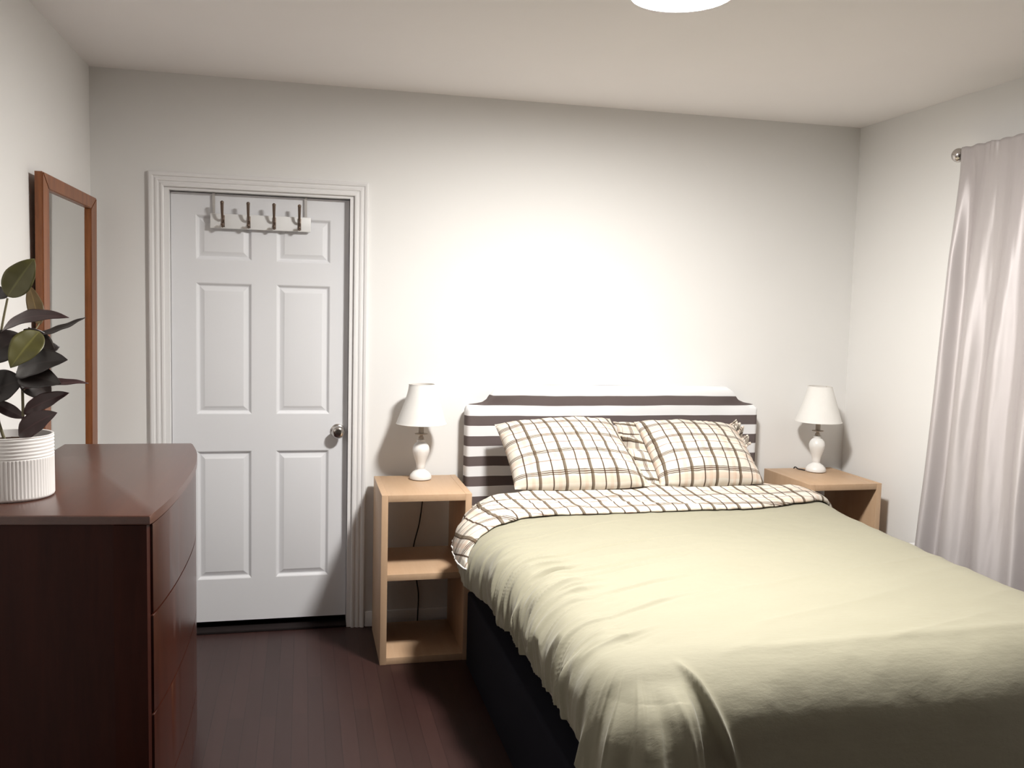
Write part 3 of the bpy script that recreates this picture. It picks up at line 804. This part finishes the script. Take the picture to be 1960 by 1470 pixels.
# pillows -------------------------------------------------------------
def pillow(TL, TR, BL, BR, label, seed, thick=.085, us=0.0):
    TL, TR, BL, BR = [np.array(p, float) for p in (TL, TR, BL, BR)]
    nu_, nv_ = 110, 84
    a = np.linspace(-1, 1, nu_); b = np.linspace(-1, 1, nv_); A, B = np.meshgrid(a, b, indexing='ij')
    # pull the edges in between the corners
    Ae = A*(1-.045*(1-B**2)*np.abs(A)**2*0-.05*(1-B**4)*np.abs(A)**3); Be = B*(1-.035*(1-A**4)*np.abs(B)**3)
    Ae = A+(-.035*np.sign(A)*np.abs(A)**3*(1-B**2)); Be = B+(-.05*np.sign(B)*np.abs(B)**3*(1-A**2))*0+.05*np.sign(B)*np.abs(B)**3*(1-A**2)
    s = (Ae+1)/2; t = (Be+1)/2
    mid = (BL*(1-s)[..., None]+BR*s[..., None])*(1-t)[..., None]+(TL*(1-s)[..., None]+TR*s[..., None])*t[..., None]
    n_ = np.cross(BR-BL, TL-BL); n_ = n_/np.linalg.norm(n_)
    if n_[1] > 0: n_ = -n_
    prof_ = (np.clip(1-np.abs(A)**2.6, 0, 1)**.55)*(np.clip(1-np.abs(B)**2.4, 0, 1)**.55)
    wr = .0035*fbm(A*3+seed, B*3)+.004*(ridge(A*2.2+seed, B*5+A*2)-.3)+.006*(ridge(A*9+seed, B*2)-.3)*np.abs(B)**4+.006*(ridge(A*2+seed, B*9)-.3)*np.abs(A)**4
    Wd = np.linalg.norm(BR-BL); Hd = np.linalg.norm(TL-BL)
    top = mid+n_*(thick*prof_*(1-.12*B)+wr*np.clip(prof_*3, 0, 1))[..., None]
    top[..., 2] -= .008*(1-np.clip(np.abs(A)*1.0, 0, 1)**2)*(B < -1)
    bot = mid-n_*(thick*.62*prof_)[..., None]
    tilt = A*Wd/2; UVx = tilt+us; UVy = B*Hd/2
    nid = np.arange(nu_*nv_).reshape(nu_, nv_)
    f = np.stack([nid[:-1, :-1], nid[1:, :-1], nid[1:, 1:], nid[:-1, 1:]], -1).reshape(-1, 4)
    verts = np.concatenate([top.reshape(-1, 3), bot.reshape(-1, 3)]); faces = np.concatenate([f, f[:, ::-1]+nu_*nv_])
    me = bpy.data.meshes.new('pillowcase'); me.from_pydata(verts.tolist(), [], faces.tolist())
    UVp = np.stack([UVx, UVy], -1).reshape(-1, 2); uvs = np.concatenate([UVp, UVp])
    L_ = me.uv_layers.new(name='UVMap'); L_.data.foreach_set('uv', uvs[faces.reshape(-1)].reshape(-1))
    bm = bmesh.new(); bm.from_mesh(me); bmesh.ops.remove_doubles(bm, verts=bm.verts, dist=.0004); bpy.data.meshes.remove(me)
    c = (TL+TR+BL+BR)/4
    t_ = thing('pillow', tuple(c), label, 'pillow', 'plaid pillows leaning on the headboard')
    finish(bm, 'pillowcase', M['plaid2'], t_, None, 70)
    return t_, n_
def flange(t_, A0, A1, n_, length, seed, us=.0, close=1.0):
    """loose open end of a pillowcase, ruffled, from edge A0->A1 (bottom->top)"""
    A0 = np.array(A0, float); A1 = np.array(A1, float); outd = np.array(length, float)
    a = np.linspace(0, 1, 90); b = np.linspace(0, 1, 26); A, B = np.meshgrid(a, b, indexing='ij')
    P = A0+(A1-A0)*A[..., None]+outd*B[..., None]
    w_ = .028*np.sin(A*24+seed+1.2*np.sin(A*9))*B*np.sin(PI*np.clip(A, .04, .96))+.012*fbm(A*6+seed, B*2)*B
    P = P+n_*(w_+.012*B)[..., None]; P[..., 2] += -.012*B*(1-A)*0
    me = grid_mesh('open_end', P, np.stack([A*.42, B*np.linalg.norm(outd)+us], -1))
    me2 = me
    o = link('open_end', me2, M['plaid2'], t_, None, 180); m = o.modifiers.new('thick', 'SOLIDIFY'); m.thickness = .006; m.offset = 0
    return o
pL_, nL = pillow((1.770, -.235, 1.012), (2.340, -.215, 1.035), (1.800, -.545, .770), (2.425, -.540, .770), 'plaid pillow on the door side of the bed', 2.0, .094, .0)
pR_, nR = pillow((2.460, -.225, 1.020), (2.985, -.235, 1.002), (2.480, -.535, .770), (2.995, -.535, .770), 'plaid pillow on the curtain side of the bed', 7.0, .094, .03)
flange(pR_, (2.492, -.530, .762), (2.468, -.215, 1.012), nR, (-.085, .075, -.004), 4.0)
flange(pR_, (2.975, -.36, .90), (2.965, -.215, 1.000), nR, (.050, .03, .016), 1.0)
# ------------------------------------------------------------------ curtain and rod
CX = 3.655
rod = thing('curtain_rod', (CX, -.86, 2.258), 'metal curtain rod with a round finial on the right wall', 'curtain rod')
bm = bmesh.new(); add_tube(bm, [(CX, -.895, 2.258), (CX, -2.6, 2.258)], .0085, 16)
finish(bm, 'rod', M['chrome'], rod, smooth=60)
bm = bmesh.new(); bmesh.ops.create_uvsphere(bm, u_segments=32, v_segments=20, radius=.0305, matrix=Matrix.Translation((CX, -.868, 2.258)))
add_tube(bm, [(CX, -.888, 2.258), (CX, -.900, 2.258)], .013, 20)
finish(bm, 'finial', M['chrome'], rod, smooth=60)
for yb_ in (-1.0, -2.45):
    bm = bmesh.new(); add_tube(bm, [(XR-.001, yb_, 2.258), (CX+.012, yb_, 2.258)], .006, 12)
    add_box(bm, XR-.006, XR-.0005, yb_-.018, yb_+.018, 2.228, 2.288, .002); 
    add_tube(bm, [(CX+.0125, yb_-.004, 2.258), (CX+.0125, yb_+.004, 2.258)], .014, 16)
    finish(bm, 'wall_bracket', M['chrome'], rod, smooth=40)
ct = thing('curtain', (CX, -1.5, 2.258), 'silver satin curtain hanging from the rod on the right wall', 'curtain')
nS, nZ = 620, 170
s = np.linspace(0, 1, nS); zz = np.linspace(0, 1, nZ); S, K = np.meshgrid(s, zz, indexing='ij')   # K: 0 top .. 1 bottom
ztop = 2.282; zbot = .02
ytop = -.905-S*1.45; ybot = -.770-S*1.62
Yc = ytop*(1-K)+ybot*K
Yc = Yc+.010*np.sin(K*5+S*30)*K
ph = S*2*PI*10+1.4*np.sin(S*13+.5)+.5*np.sin(S*29+K*.8)
amp = (.0015+.031*np.clip((K-.015)/(.30+.12*vnoise(S*8, S*0+1)), 0, 1)**.7)*(.78+.42*vnoise(S*7, K*.9+2))
amp = amp*(1+.2*K)
sgn = np.sin(ph+.55*vnoise(S*6, K*2.2)*2)
Xc_ = CX-.012-amp*sgn+.002*fbm(S*30, K*4)-.010*K
# gathered header on the rod
hdr = 1-sstep(.0, .05, K)
Xc_ = Xc_+hdr*(-.006-.0022*np.sin(S*230+3*np.sin(S*50)))
Zc_ = ztop+(zbot-ztop)*K+hdr*.0022*np.sin(S*120)
Pc = np.stack([np.minimum(Xc_, XR-.02), Yc, Zc_], -1)
me = grid_mesh('curtain_panel', Pc, np.stack([K, S], -1))
cp = link('curtain_panel', me, M['satin'], ct, None, 180)
m = cp.modifiers.new('thick', 'SOLIDIFY'); m.thickness = .0015; m.offset = 0
# white casing low on the right wall
rc = thing('radiator_cover', (3.70, -1.2, 0), 'low white casing against the right wall, almost hidden behind bed and curtain', 'radiator cover')
box('casing', (3.690, XR-.015, -1.85, -.640, .06, .470), M['outlet'], rc, .006)
box('top_ledge', (3.682, XR-.001, -1.86, -.630, .4705, .488), M['outlet'], rc, .004)
box('plinth', (3.700, XR-.015, -1.84, -.650, .0, .0595), M['outlet'], rc)
